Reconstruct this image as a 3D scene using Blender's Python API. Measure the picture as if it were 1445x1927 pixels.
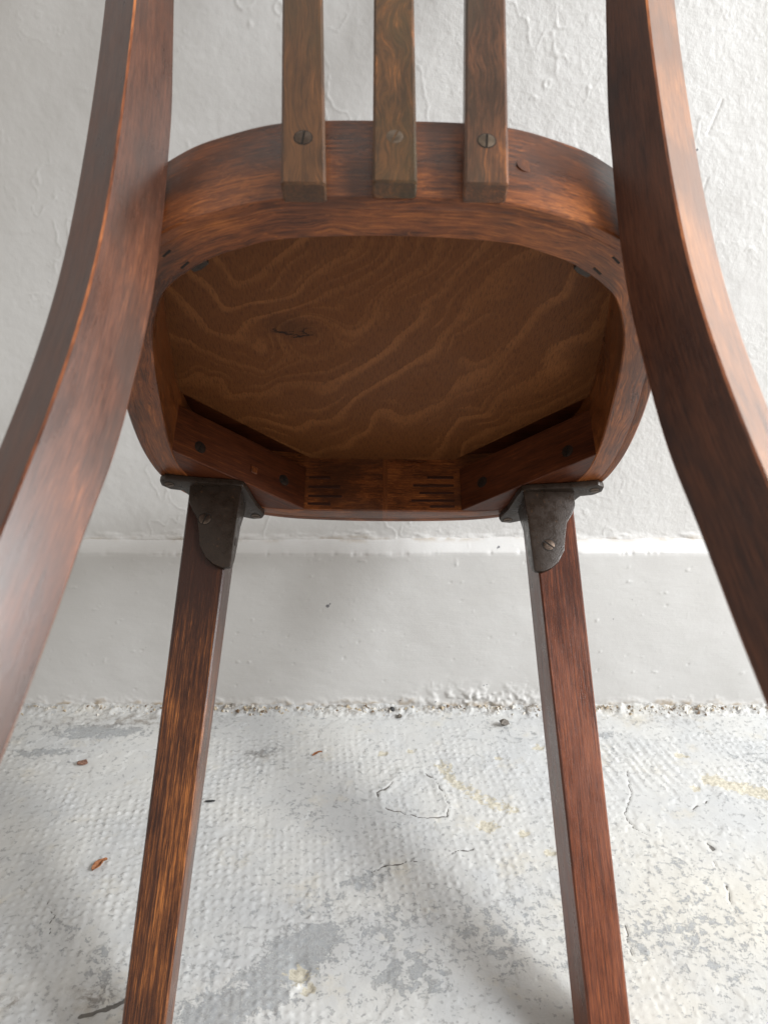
import bpy, bmesh, math, random
import numpy as np
from mathutils import Vector, Matrix

for o in list(bpy.data.objects):
    bpy.data.objects.remove(o)
sc = bpy.context.scene
C = sc.collection
R = math.radians

# ------------------------------------------------------------------ camera
CAM_H = 0.5348
cam = bpy.data.cameras.new('camera')
cam.sensor_fit = 'VERTICAL'
cam.sensor_height = 34.6
cam.sensor_width = 34.6
cam.lens = 26.0
cam.clip_start = 0.01
cam.clip_end = 50
cam.dof.use_dof = True
cam.dof.focus_distance = 0.68
cam.dof.aperture_fstop = 9.0
cam_o = bpy.data.objects.new('camera', cam)
C.objects.link(cam_o)
cam_o.location = (0, 0, CAM_H)
cam_o.rotation_euler = (R(90 - 19), 0, 0)
sc.camera = cam_o

# ------------------------------------------------------------------ light: a window to the right, warm room light around
w = bpy.data.worlds.new('World')
sc.world = w
w.use_nodes = True
bg = w.node_tree.nodes['Background']
bg.inputs[0].default_value = (1.0, 0.945, 0.875, 1)
bg.inputs[1].default_value = 0.66

def area(name, loc, target, size, size_y, power, color):
    l = bpy.data.lights.new(name, 'AREA')
    l.shape = 'RECTANGLE'
    l.size = size
    l.size_y = size_y
    l.energy = power
    l.color = color
    o = bpy.data.objects.new(name, l)
    C.objects.link(o)
    o.location = loc
    o.rotation_euler = (Vector(target) - Vector(loc)).to_track_quat('-Z', 'Y').to_euler()
    return o

area('window_light', (2.35, -0.55, 1.98), (0.05, 0.62, 0.2), 0.86, 1.0, 124, (0.93, 0.97, 1.0))
area('side_window_light', (1.70, 0.55, 1.10), (0.0, 0.52, 0.85), 0.44, 0.85, 26, (0.95, 0.98, 1.0))

vs = sc.view_settings
vs.view_transform = 'Standard'
vs.look = 'None'
vs.exposure = 0.06
vs.gamma = 1.0
vs.use_curve_mapping = False
sc.render.engine = 'CYCLES'

# ------------------------------------------------------------------ node helpers
class NT:
    def __init__(s, name):
        s.m = bpy.data.materials.new(name)
        s.m.use_nodes = True
        s.t = s.m.node_tree
        s.bsdf = s.t.nodes['Principled BSDF']
    def n(s, typ, **k):
        nd = s.t.nodes.new(typ)
        for a, b in k.items():
            setattr(nd, a, b)
        return nd
    def put(s, sock, v):
        if isinstance(v, bpy.types.NodeSocket):
            s.t.links.new(v, sock)
        elif v is not None:
            if isinstance(v, (tuple, list)) and len(v) == 3 and sock.type == 'RGBA':
                v = (*v, 1)
            sock.default_value = v
    def math(s, op, a, b=None, c=None, clamp=False):
        nd = s.n('ShaderNodeMath', operation=op, use_clamp=clamp)
        s.put(nd.inputs[0], a)
        if b is not None: s.put(nd.inputs[1], b)
        if c is not None: s.put(nd.inputs[2], c)
        return nd.outputs[0]
    def vmul(s, v, k):
        nd = s.n('ShaderNodeVectorMath', operation='MULTIPLY')
        s.put(nd.inputs[0], v); s.put(nd.inputs[1], k)
        return nd.outputs[0]
    def vadd(s, v, k):
        nd = s.n('ShaderNodeVectorMath', operation='ADD')
        s.put(nd.inputs[0], v); s.put(nd.inputs[1], k)
        return nd.outputs[0]
    def noise(s, v, scale=1.0, detail=4, rough=0.55, dist=0.0):
        nd = s.n('ShaderNodeTexNoise')
        s.put(nd.inputs['Vector'], v)
        nd.inputs['Scale'].default_value = scale
        nd.inputs['Detail'].default_value = detail
        nd.inputs['Roughness'].default_value = rough
        nd.inputs['Distortion'].default_value = dist
        return nd.outputs['Fac']
    def vor(s, v, scale=1.0, feature='F1', rnd=1.0):
        nd = s.n('ShaderNodeTexVoronoi', feature=feature)
        s.put(nd.inputs['Vector'], v)
        nd.inputs['Scale'].default_value = scale
        nd.inputs['Randomness'].default_value = rnd
        return nd.outputs['Distance']
    def sstep(s, v, a, b, lo=0.0, hi=1.0):
        nd = s.n('ShaderNodeMapRange', interpolation_type='SMOOTHSTEP')
        s.put(nd.inputs['Value'], v)
        nd.inputs['From Min'].default_value = a
        nd.inputs['From Max'].default_value = b
        nd.inputs['To Min'].default_value = lo
        nd.inputs['To Max'].default_value = hi
        return nd.outputs[0]
    def mix(s, f, a, b, blend='MIX'):
        nd = s.n('ShaderNodeMix', data_type='RGBA', blend_type=blend)
        s.put(nd.inputs[0], f); s.put(nd.inputs[6], a); s.put(nd.inputs[7], b)
        return nd.outputs[2]
    def attr(s, name):
        nd = s.n('ShaderNodeAttribute', attribute_name=name)
        return nd
    def bump(s, h, strength, dist, normal=None):
        nd = s.n('ShaderNodeBump')
        nd.inputs['Strength'].default_value = strength
        nd.inputs['Distance'].default_value = dist
        s.put(nd.inputs['Height'], h)
        if normal is not None: s.put(nd.inputs['Normal'], normal)
        return nd.outputs[0]
    def out(s, color=None, rough=None, normal=None, spec=None, metal=None):
        b = s.bsdf
        if color is not None: s.put(b.inputs['Base Color'], color)
        if rough is not None: s.put(b.inputs['Roughness'], rough)
        if normal is not None: s.put(b.inputs['Normal'], normal)
        if spec is not None: s.put(b.inputs['Specular IOR Level'], spec)
        if metal is not None: s.put(b.inputs['Metallic'], metal)
        return s.m

# ------------------------------------------------------------------ materials
def wood(name, dark, mid, light, lo=0.40, hi=0.66, rough=0.34, pore=0.5, seed=0.0, streak=0.62, stain=None, spec=0.28,
         swirl=0.0, bumpk=0.25, flecks=0.0, fine=2.6, coat=0.6, grad=None):
    n = NT(name)
    g = n.vadd(n.attr('gc').outputs['Vector'], (seed * 7.3, seed * 3.1, seed * 5.7))
    if swirl:
        sw = n.noise(n.vmul(g, (0.16, 0.35, 0.35)), 1.0, 2)
        off = n.n('ShaderNodeCombineXYZ')
        n.put(off.inputs[1], n.math('MULTIPLY', sw, swirl))
        g2 = n.vadd(g, off.outputs[0])
    else:
        g2 = g
    st = n.noise(n.vmul(g2, (0.10, fine, fine)), 1.0, 7, 0.68)
    st2 = n.noise(n.vmul(g2, (0.5, fine * 2.6, fine * 2.6)), 1.0, 6, 0.75)
    big = n.noise(n.vmul(g, (0.11, 0.33, 0.33)), 1.0, 5, 0.62)
    pores = n.noise(n.vmul(g2, (0.75, 15, 15)), 1.0, 4, 0.65)
    t = n.math('ADD', n.math('MULTIPLY', st, streak), n.math('MULTIPLY', big, 1.0 - streak))
    t = n.math('ADD', n.math('MULTIPLY', t, 0.58), n.math('MULTIPLY', st2, 0.42))
    if grad:
        gx = n.n('ShaderNodeSeparateXYZ'); n.put(gx.inputs[0], n.attr('gc').outputs['Vector'])
        t = n.math('ADD', t, n.sstep(gx.outputs[0], grad[0], grad[1], grad[2], 0.0))
    a = n.sstep(t, lo, (lo + hi) / 2)
    b = n.sstep(t, (lo + hi) / 2 - 0.02, hi)
    col = n.mix(a, dark, mid)
    col = n.mix(b, col, light)
    pm = n.sstep(pores, 0.50, 0.68, 0.0, pore)
    col = n.mix(pm, col, tuple(x * 0.35 for x in dark))
    if flecks:
        fl = n.noise(n.vadd(n.vmul(g, (1.6, 6.0, 6.0)), (4, 2, 9)), 1.0, 1, 0.4)
        col = n.mix(n.sstep(fl, 0.66, 0.74, 0.0, flecks), col, light)
    if stain:
        sn = n.noise(n.vadd(n.vmul(g, (0.09, 0.22, 0.22)), (31, 7, 3)), 1.0, 4, 0.6)
        col = n.mix(n.sstep(sn, 0.47, 0.66, 0.0, 0.75), col, stain)
    r = n.sstep(big, 0.3, 0.7, rough - 0.06, rough + 0.14)
    h = n.math('ADD', n.math('MULTIPLY', pores, -0.6), n.math('MULTIPLY', st, 0.7))
    n.bsdf.inputs['Coat Weight'].default_value = coat
    n.bsdf.inputs['Coat Roughness'].default_value = 0.28
    return n.out(col, r, n.bump(h, bumpk, 0.0006), spec)

W_POST = wood('varnished_post_wood', (0.050, 0.020, 0.012), (0.105, 0.040, 0.022), (0.29, 0.100, 0.040), 0.41, 0.70, 0.28, 0.5, 1.0, 0.36,
              stain=(0.046, 0.026, 0.019), fine=3.8, coat=0.7)
W_POSTD = wood('shade_side_post_wood', (0.040, 0.015, 0.010), (0.092, 0.033, 0.017), (0.20, 0.066, 0.026), 0.40, 0.74, 0.32, 0.5, 12.0, 0.42, fine=3.6, coat=0.2, stain=(0.026, 0.015, 0.014))  # darker copy for post faces turned from the window, shade put in the colour
W_POSTW = wood('rubbed_lit_post_wood', (0.085, 0.034, 0.016), (0.21, 0.086, 0.034), (0.33, 0.140, 0.054), 0.38, 0.62, 0.34, 0.35, 13.0, 0.34, stain=(0.11, 0.050, 0.026), fine=3.2, coat=0.45)  # rubbed varnish, with the window-lit brightness of this face put in the colour
W_EDGE = wood('rubbed_edge_wood', (0.05, 0.017, 0.009), (0.19, 0.058, 0.022), (0.42, 0.145, 0.048), 0.42, 0.64, 0.4, 0.3, 2.0, 0.3, fine=2.6, coat=0.15)
SL = dict(swirl=2.2, coat=0.35)
W_SLATS = [wood('brown_slat_wood', (0.042, 0.020, 0.009), (0.090, 0.038, 0.014), (0.26, 0.095, 0.026), 0.42, 0.70, 0.30, 0.5, 3.2, 0.40, stain=(0.050, 0.028, 0.012), fine=3.2, **SL),
           wood('amber_figured_slat_wood', (0.042, 0.022, 0.010), (0.098, 0.042, 0.015), (0.36, 0.125, 0.030), 0.42, 0.65, 0.30, 0.5, 5.9, 0.34, stain=(0.048, 0.032, 0.013), fine=1.9, swirl=3.2, coat=0.35),
           wood('rubbed_slat_wood', (0.042, 0.021, 0.012), (0.098, 0.041, 0.020), (0.33, 0.115, 0.034), 0.42, 0.66, 0.30, 0.5, 7.7, 0.25, stain=(0.050, 0.032, 0.019), fine=2.6, **SL)]
W_RIM = wood('red_brown_rim_wood', (0.050, 0.015, 0.006), (0.175, 0.050, 0.014), (0.40, 0.132, 0.032), 0.41, 0.63, 0.32, 0.65, 4.5, 0.48,
             stain=(0.042, 0.015, 0.008), swirl=1.6, fine=4.2, flecks=0.35, coat=0.25)
W_LEG = wood('streaked_leg_wood', (0.030, 0.010, 0.006), (0.098, 0.031, 0.011), (0.39, 0.136, 0.034), 0.44, 0.605, 0.28, 0.5, 6.1, 0.62, bumpk=0.35, fine=6.2, grad=(6, 22, -0.11), coat=0.25)
W_LEG2 = wood('red_leg_wood', (0.046, 0.013, 0.007), (0.140, 0.037, 0.014), (0.30, 0.088, 0.027), 0.40, 0.64, 0.28, 0.5, 8.4, 0.6, bumpk=0.3, fine=6.5, grad=(4, 26, -0.06), coat=0.28)
W_DARKCUT = wood('dark_cut_wood', (0.020, 0.006, 0.003), (0.042, 0.012, 0.005), (0.085, 0.026, 0.009), 0.40, 0.68, 0.6, 0.4, 11.0, 0.4, coat=0.0, fine=3.0)
W_BLOCK = wood('unfinished_block_wood', (0.036, 0.009, 0.004), (0.085, 0.021, 0.006), (0.21, 0.060, 0.014), 0.40, 0.68, 0.42, 0.5, 9.7, 0.4, coat=0.05, fine=3.6)

def panel_mat():
    n = NT('plywood_panel_veneer')
    g = n.attr('gc').outputs['Vector']          # cm: x across the seat, y towards the front
    sp = n.n('ShaderNodeSeparateXYZ'); n.put(sp.inputs[0], g)
    x, y = sp.outputs[0], sp.outputs[1]
    # rings of veneer running round one corner, with a knot among them
    dx = n.math('MULTIPLY', n.math('SUBTRACT', x, -9.0), 0.95); dy = n.math('MULTIPLY', n.math('SUBTRACT', y, 7.0), 0.75)
    rr = n.math('SQRT', n.math('ADD', n.math('MULTIPLY', dx, dx), n.math('MULTIPLY', dy, dy)))
    kx = n.math('SUBTRACT', n.math('ADD', x, n.math('MULTIPLY', y, -0.25)), -11.9); ky = n.math('SUBTRACT', y, 17.2)
    kr = n.math('SQRT', n.math('ADD', n.math('MULTIPLY', n.math('MULTIPLY', kx, kx), 0.6), n.math('MULTIPLY', ky, ky)))
    wob = n.noise(n.vmul(g, (0.085, 0.060, 0.1)), 1.0, 2.2, 0.45, 0.5)
    jag = n.noise(n.vmul(g, (5.0, 1.0, 1.0)), 1.0, 3, 0.7)
    fld = n.math('ADD', n.math('MULTIPLY', rr, 0.33), n.math('MULTIPLY', wob, 4.2))
    fld = n.math('ADD', fld, n.math('MULTIPLY', n.sstep(kr, 0.0, 4.2, 1.6, 0.0), 1.0))
    fld = n.math('ADD', fld, n.math('MULTIPLY', jag, 0.20))
    saw = n.math('FRACT', fld)
    ln = n.math('MULTIPLY', n.sstep(saw, 0.0, 0.06), n.sstep(saw, 0.04, 0.42, 1.0, 0.0))
    saw2 = n.math('FRACT', n.math('ADD', n.math('MULTIPLY', fld, 2.37), n.math('MULTIPLY', wob, 1.7)))
    ln = n.math('MAXIMUM', ln, n.math('MULTIPLY', n.math('MULTIPLY', n.sstep(saw2, 0.0, 0.10), n.sstep(saw2, 0.08, 0.55, 1.0, 0.0)), n.sstep(n.noise(n.vmul(g, (0.15, 0.12, 0.1)), 1.0, 2), 0.40, 0.62, 0.0, 0.75)))
    fib = n.noise(n.vmul(g, (15.0, 1.3, 1.0)), 1.0, 4, 0.7)
    big = n.noise(n.vmul(g, (0.12, 0.12, 0.12)), 1.0, 3, 0.5)
    col = n.mix(n.sstep(ln, 0.05, 0.95), (0.125, 0.044, 0.014), (0.200, 0.076, 0.025))
    col = n.mix(n.sstep(big, 0.35, 0.65, 0.0, 0.6), col, (0.120, 0.041, 0.012))
    col = n.mix(n.sstep(fib, 0.47, 0.64, 0.0, 0.6), col, (0.042, 0.017, 0.008))
    kn = n.noise(n.vmul(g, (0.6, 1.3, 1)), 1.0, 4, 0.65)
    kd = n.math('ADD', kr, n.math('MULTIPLY', n.math('SUBTRACT', kn, 0.5), 3.0))
    col = n.mix(n.sstep(kd, 0.3, 2.2, 0.45, 0.0), col, (0.035, 0.014, 0.007))
    col = n.mix(n.math('MULTIPLY', n.math('MULTIPLY', n.sstep(kd, 0.75, 0.9), n.sstep(kd, 0.95, 1.2, 1.0, 0.0)), n.sstep(ky, -0.2, 0.4)), col, (0.012, 0.006, 0.004))
    h = n.math('ADD', n.math('MULTIPLY', fib, -0.6), n.math('MULTIPLY', ln, 0.4))
    return n.out(col, n.sstep(big, 0.3, 0.7, 0.45, 0.6), n.bump(h, 0.35, 0.0006), 0.15)
W_PANEL = panel_mat()

def iron_mat(name, c1, c2, rough, metal):
    n = NT(name)
    g = n.n('ShaderNodeTexCoord').outputs['Object']
    a = n.noise(g, 130, 4, 0.6)
    b = n.noise(g, 700, 3, 0.6)
    r = n.noise(n.vadd(g, (3, 1, 2)), 260, 4, 0.65)
    col = n.mix(n.sstep(a, 0.35, 0.65), c1, c2)
    col = n.mix(n.sstep(r, 0.60, 0.74, 0.0, 0.5), col, (0.10, 0.050, 0.024))
    nb = n.bump(n.math('ADD', n.math('MULTIPLY', a, 0.3), n.math('MULTIPLY', b, 0.6)), 0.35, 0.0008)
    return n.out(col, n.sstep(a, 0.3, 0.7, rough - 0.08, rough + 0.12), nb, 0.3, metal)
IRON = iron_mat('dark_cast_iron', (0.024, 0.016, 0.0115), (0.030, 0.020, 0.0145), 0.33, 0.15)
STEEL = iron_mat('tarnished_screw_steel', (0.075, 0.054, 0.042), (0.135, 0.10, 0.078), 0.36, 0.8)
BLACKST = iron_mat('blackened_screw', (0.02, 0.014, 0.011), (0.035, 0.022, 0.016), 0.5, 0.4)
BRASS = iron_mat('dull_brass_screw', (0.085, 0.062, 0.045), (0.15, 0.112, 0.082), 0.34, 0.6)
DARK = iron_mat('dark_recess', (0.010, 0.008, 0.006), (0.02, 0.014, 0.010), 0.7, 0.0)

def wall_mat(name, brush):
    n = NT(name)
    g = n.n('ShaderNodeTexCoord').outputs['Object']
    a = n.attr('tint').outputs['Fac']
    sp = n.attr('spot').outputs['Fac']
    dirt = n.attr('dirt').outputs['Fac']
    big = n.noise(g, 5.0, 4, 0.6)
    mid = n.noise(g, 40.0, 4, 0.6)
    col = n.mix(n.sstep(big, 0.3, 0.7), (0.515, 0.503, 0.487), (0.56, 0.55, 0.536))
    col = n.mix(n.sstep(mid, 0.45, 0.75, 0.0, 0.25), col, (0.57, 0.56, 0.55))
    col = n.mix(n.math('MULTIPLY', n.sstep(mid, 0.35, 0.6), dirt), col, (0.30, 0.22, 0.13))
    fine = n.noise(g, 900, 3, 0.6)
    col = n.mix(n.math('MULTIPLY', n.sstep(n.math('ADD', sp, n.math('MULTIPLY', fine, 0.3)), 0.62, 0.72), 0.85), col, (0.10, 0.10, 0.11))
    if brush:
        f2 = n.noise(n.vmul(g, (60, 600, 900)), 1.0, 4, 0.6)
        h = n.math('ADD', n.math('MULTIPLY', f2, 0.7), n.math('MULTIPLY', n.noise(g, 260, 3, 0.5), 0.6))
        nb = n.bump(h, 0.22, 0.0008)
    else:
        f2 = n.noise(n.vmul(g, (1.0, 1.0, 1.0)), 330, 3, 0.55)
        h = n.math('MULTIPLY', n.math('ADD', f2, n.math('MULTIPLY', fine, 0.25)), n.math('ADD', n.math('MULTIPLY', a, 1.0), 0.42))
        nb = n.bump(h, 0.30, 0.0009)
    return n.out(col, n.sstep(mid, 0.3, 0.7, 0.42, 0.6), nb, 0.35)
M_WALL = wall_mat('painted_plaster', False)
M_PLINTH = wall_mat('brushed_plinth_paint', True)

def floor_mat():
    n = NT('flaking_floor_paint')
    g = n.n('ShaderNodeTexCoord').outputs['Object']
    chip = n.attr('chip').outputs['Fac']
    cream = n.attr('cream').outputs['Fac']
    crack = n.attr('crack').outputs['Fac']
    dirt = n.attr('dirt').outputs['Fac']
    big = n.noise(g, 9, 4, 0.6)
    n1 = n.noise(g, 95, 10, 0.76, 0.3)
    n2 = n.noise(n.vadd(g, (5, 3, 1)), 170, 6, 0.66)
    n3 = n.noise(n.vadd(g, (1, 8, 2)), 420, 4, 0.6)
    col = n.mix(n.sstep(big, 0.35, 0.65), (0.435, 0.437, 0.435), (0.495, 0.488, 0.468))
    warm = n.noise(n.vadd(g, (9, 9, 1)), 22, 5, 0.65)
    col = n.mix(n.sstep(warm, 0.55, 0.72, 0.0, 0.55), col, (0.485, 0.445, 0.37))
    col = n.mix(n.math('MULTIPLY', n.attr('warmth').outputs['Fac'], n.sstep(big, 0.3, 0.6, 0.25, 0.65)), col, (0.53, 0.50, 0.435))
    col = n.mix(n.sstep(n2, 0.56, 0.62, 0.0, 0.35), col, (0.54, 0.535, 0.52))
    # grey undercoat where the white has flaked
    cm = n.math('ADD', n1, n.math('MULTIPLY', n.math('SUBTRACT', chip, 0.5), 0.42))
    cmask = n.math('MULTIPLY', n.sstep(cm, 0.555, 0.580), n.sstep(n3, 0.30, 0.42))
    grey = n.mix(n.sstep(n2, 0.4, 0.6), (0.25, 0.26, 0.268), (0.33, 0.335, 0.335))
    col = n.mix(n.math('MULTIPLY', cmask, 0.8), col, grey)
    fk = n.sstep(n.math('ADD', n2, n.math('MULTIPLY', chip, 0.07)), 0.612, 0.635)
    col = n.mix(n.math('MULTIPLY', fk, 0.6), col, (0.25, 0.25, 0.25))
    # bare screed
    cr = n.sstep(n.math('ADD', cream, n.math('MULTIPLY', n.math('SUBTRACT', n2, 0.5), 2.2)), 0.50, 0.62)
    scr = n.mix(n.sstep(n3, 0.4, 0.65), (0.52, 0.47, 0.36), (0.36, 0.32, 0.235))
    col = n.mix(n.math('MULTIPLY', cr, 0.75), col, scr)
    dm = n.math('MULTIPLY', dirt, n.sstep(n1, 0.42, 0.6))
    col = n.mix(n.math('MULTIPLY', dm, 0.85), col, (0.16, 0.13, 0.10))
    col = n.mix(n.math('MULTIPLY', n.sstep(n.math('ADD', crack, n.math('MULTIPLY', n2, 0.5)), 0.75, 0.95), 0.85), col, (0.07, 0.06, 0.05))
    h = n.math('ADD', n.math('MULTIPLY', cmask, -0.55), n.math('ADD', n.math('MULTIPLY', n2, 0.5), n.math('MULTIPLY', n3, 0.35)))
    h = n.math('ADD', h, n.math('MULTIPLY', fk, -0.4))
    r = n.sstep(n2, 0.3, 0.7, 0.33, 0.55)
    r = n.math('MAXIMUM', r, n.math('MULTIPLY', cr, 0.8))
    return n.out(col, r, n.bump(h, 0.6, 0.0012), 0.4)
M_FLOOR = floor_mat()

def plain(name, c1, c2, scale, rough, bump=0.4):
    n = NT(name)
    g = n.n('ShaderNodeTexCoord').outputs['Object']
    a = n.noise(g, scale, 4, 0.6)
    col = n.mix(n.sstep(a, 0.35, 0.65), c1, c2)
    return n.out(col, rough, n.bump(a, bump, 0.001), 0.4)
M_LEAF = plain('dry_leaf', (0.20, 0.07, 0.025), (0.32, 0.13, 0.05), 500, 0.7)
M_SEED = plain('seed_husk', (0.10, 0.045, 0.03), (0.24, 0.13, 0.09), 500, 0.55)
M_STONE = plain('dark_stone', (0.05, 0.042, 0.036), (0.14, 0.12, 0.10), 400, 0.7)
M_CHIPB = plain('black_fleck', (0.015, 0.015, 0.016), (0.04, 0.04, 0.04), 500, 0.6)

def crumb_mat():
    n = NT('mortar_crumbs')
    v = n.attr('shade').outputs['Fac']
    col = n.mix(n.sstep(v, 0.35, 0.55), (0.52, 0.49, 0.44), (0.38, 0.31, 0.22))
    col = n.mix(n.sstep(v, 0.78, 0.86), col, (0.15, 0.10, 0.06))
    return n.out(col, 0.75, None, 0.3)
M_CRUMB = crumb_mat()

# ------------------------------------------------------------------ numpy noise
class VN:
    def __init__(s, seed):
        s.t = np.random.RandomState(seed).rand(256, 256)
    def __call__(s, x, y):
        xi = np.floor(x).astype(int); yi = np.floor(y).astype(int)
        fx = x - xi; fy = y - yi
        fx = fx * fx * (3 - 2 * fx); fy = fy * fy * (3 - 2 * fy)
        a = s.t[xi & 255, yi & 255]; b = s.t[(xi + 1) & 255, yi & 255]
        c = s.t[xi & 255, (yi + 1) & 255]; d = s.t[(xi + 1) & 255, (yi + 1) & 255]
        return a + (b - a) * fx + (c - a) * fy + (a - b - c + d) * fx * fy
    def fbm(s, x, y, o=4, g=0.5):
        r = 0; a = 1; t = 0
        for i in range(o):
            r = r + a * s(x * 2 ** i + 17.3 * i, y * 2 ** i + 9.1 * i); t += a; a *= g
        return r / t
def ss(v, a, b):
    t = np.clip((v - a) / (b - a), 0, 1)
    return t * t * (3 - 2 * t)
def polydist(x, y, pts):
    d = np.full(x.shape, 1e9)
    for (ax, ay), (bx, by) in zip(pts[:-1], pts[1:]):
        vx, vy = bx - ax, by - ay
        t = np.clip(((x - ax) * vx + (y - ay) * vy) / (vx * vx + vy * vy), 0, 1)
        d = np.minimum(d, np.hypot(x - ax - t * vx, y - ay - t * vy))
    return d
def axis(lo, d0, d1, hi, step, coarse=0.04):
    a = np.arange(lo, d0, coarse) if lo < d0 else np.array([])
    b = np.arange(d0, d1, step)
    c = np.arange(d1, hi + 1e-6, coarse) if hi > d1 else np.array([d1])
    return np.concatenate([a, b, c])

def grid_obj(name, P, attrs, mat, flip=False):
    ny, nx = P.shape[:2]
    me = bpy.data.meshes.new(name)
    idx = np.arange(ny * nx).reshape(ny, nx)
    q = np.stack([idx[:-1, :-1], idx[:-1, 1:], idx[1:, 1:], idx[1:, :-1]], -1).reshape(-1, 4)
    if flip: q = q[:, ::-1]
    me.vertices.add(ny * nx)
    me.vertices.foreach_set('co', P.reshape(-1).astype(np.float32))
    me.loops.add(q.size)
    me.loops.foreach_set('vertex_index', q.reshape(-1).astype(np.int32))
    me.polygons.add(len(q))
    me.polygons.foreach_set('loop_start', (np.arange(len(q)) * 4).astype(np.int32))
    me.polygons.foreach_set('use_smooth', np.ones(len(q), dtype=bool))
    me.update(calc_edges=True)
    for k, v in attrs.items():
        at = me.attributes.new(k, 'FLOAT', 'POINT')
        at.data.foreach_set('value', v.reshape(-1).astype(np.float32))
    me.materials.append(mat)
    o = bpy.data.objects.new(name, me)
    C.objects.link(o)
    return o

YW = 0.817            # face of the plinth
PL_H = 0.204          # top of its flat face
WALL_Y = YW + 0.022   # wall above it

# ------------------------------------------------------------------ floor
def build_floor():
    xs = axis(-1.3, -0.50, 0.50, 1.3, 0.0013)
    ys = axis(-0.9, 0.36, YW, YW + 0.02, 0.0013)
    x, y = np.meshgrid(xs, ys)
    v1, v2, v3 = VN(1), VN(2), VN(3)
    X, Y = x * 100, y * 100                       # cm
    z = (v1.fbm(X / 14, Y / 14, 3) - 0.5) * 0.0030
    z += (v2.fbm(X / 1.6, Y / 1.6, 4, 0.6) - 0.5) * 0.0011
    # pressed dimples of the old screed, in rows, worn away in places
    ca, sa = math.cos(0.10), math.sin(0.10)
    wx = X + (v3.fbm(X / 5, Y / 5, 2) - 0.5) * 0.7
    wy = Y + (v1.fbm(X / 5 + 40, Y / 5, 2) - 0.5) * 0.7
    px = (wx * ca + wy * sa) / 0.82
    py = (-wx * sa + wy * ca) / 0.82
    row = np.floor(py)
    jr = np.random.RandomState(5).rand(512, 512, 3)
    ci, cj = np.floor(px).astype(int) & 511, row.astype(int) & 511
    ux = px - np.floor(px) - 0.5 + (jr[ci, cj, 0] - .5) * .2; uy = py - row - 0.5 + (jr[ci, cj, 1] - .5) * .2
    keep = v3.fbm(X / 9 + 3, Y / 9 + 8, 3)
    mask = ss(keep, 0.40, 0.55)
    mask = np.maximum(mask * 0.75, ss(-X, 4, 16) * ss(78 - Y, 0, 5) * ss(keep, 0.25, 0.45))
    mask *= 1 - 0.75 * ss(X, 20, 26) * ss(64 - Y, 0, 4)
    amp = (0.25 + 0.75 * jr[ci, cj, 2]) * (0.25 + 0.9 * v3.fbm(X / 3 + 70, Y / 3, 2))
    z += np.exp(-(ux * ux + uy * uy) / 0.055) * mask * amp * 0.0021
    # raised ribs in a patch
    ribs = ss(-np.abs(X - 27), -9, -3) * ss(-np.abs(Y - 71), -6, -3)
    z += (np.sin(wx * 2 * math.pi / 1.1 + wy * 1.5) > 0.2) * ribs * 0.0005
    # thick skins of paint
    sk = v3.fbm(X / 4.5 + 11, Y / 4.5 + 2, 5, 0.6)
    z += ss(sk, 0.50, 0.515) * 0.0005
    chip = 0.36 + 0.10 * ss(62 - Y, 0, 12) * ss(X, -14, 0) + 0.5 * (v2.fbm(X / 7 + 20, Y / 7, 3) - 0.5)
    def blob(cx, cy, rx, ry, ang=0.0):
        c, s_ = math.cos(ang), math.sin(ang)
        dx, dy = X - cx, Y - cy
        a, b = dx * c + dy * s_, -dx * s_ + dy * c
        return np.exp(-(a * a / rx / rx + b * b / ry / ry))
    for b in [(-7, 46.5, 5.5, 2.6, 0.7, 0.95), (-11, 42.5, 6, 2.2, 0.3, 0.85), (-1.5, 54, 3.5, 2.0, 0.5, 0.55), (2, 45, 4, 3, 0.2, 0.6),
              (-33, 76.5, 8, 1.8, 0, 0.75), (-38, 72.5, 5, 1.0, 0, 0.7), (-13.7, 72.5, 2.4, 0.9, 0.3, 0.7), (25, 76, 4, 0.8, 0, 0.6),
              (14, 52, 5, 5, 0, 0.35), (24, 47, 6, 5, 0, 0.35), (27, 56, 7, 6, 0, 0.35), (0, 49, 7, 4, 0.6, 0.45), (-22, 45, 2, 6, 0.5, 0.45)]:
        chip = np.maximum(chip, b[5] * blob(*b[:5]) + 0.18)
    chip -= 0.25 * blob(-28, 62, 9, 8) + 0.12 * blob(20, 66, 9, 5)
    beige = [(6.3, 70.4), (7.2, 67.8), (9.2, 65.7), (11.2, 64.1), (12.7, 63.3)]
    cream = np.exp(-(polydist(X, Y, beige) / 1.1) ** 2) * 0.72
    cream = np.maximum(cream, np.exp(-(polydist(X, Y, [(34.5, 68.0), (36.7, 66.9), (38.5, 66.1), (41, 65.0)]) / 1.2) ** 2))
    for cx, cy, r in [(17.4, 73.5, 0.9), (33, 72.2, 1.0), (32.5, 66.6, 0.8), (-6.6, 45.0, 1.3), (-5.9, 43.7, 0.9), (10, 61, 1.4), (13.5, 60, 0.8),
                      (15.5, 57.5, 0.7), (-0.2, 72.6, 0.8), (3, 73, 0.7), (12.5, 71.5, 0.5), (-30, 43, 0.8)]:
        cream = np.maximum(cream, 0.9 * blob(cx, cy, r, r * 0.8))
    gouge = polydist(X, Y, [(-7.0, 46.3), (-6.6, 45.0), (-5.9, 43.8)])
    z -= np.exp(-(gouge / 0.8) ** 2) * 0.0022
    z -= ss(cream + (v2.fbm(X / 0.6, Y / 0.6, 3) - 0.5) * 0.7, 0.5, 0.62) * 0.0008
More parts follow.
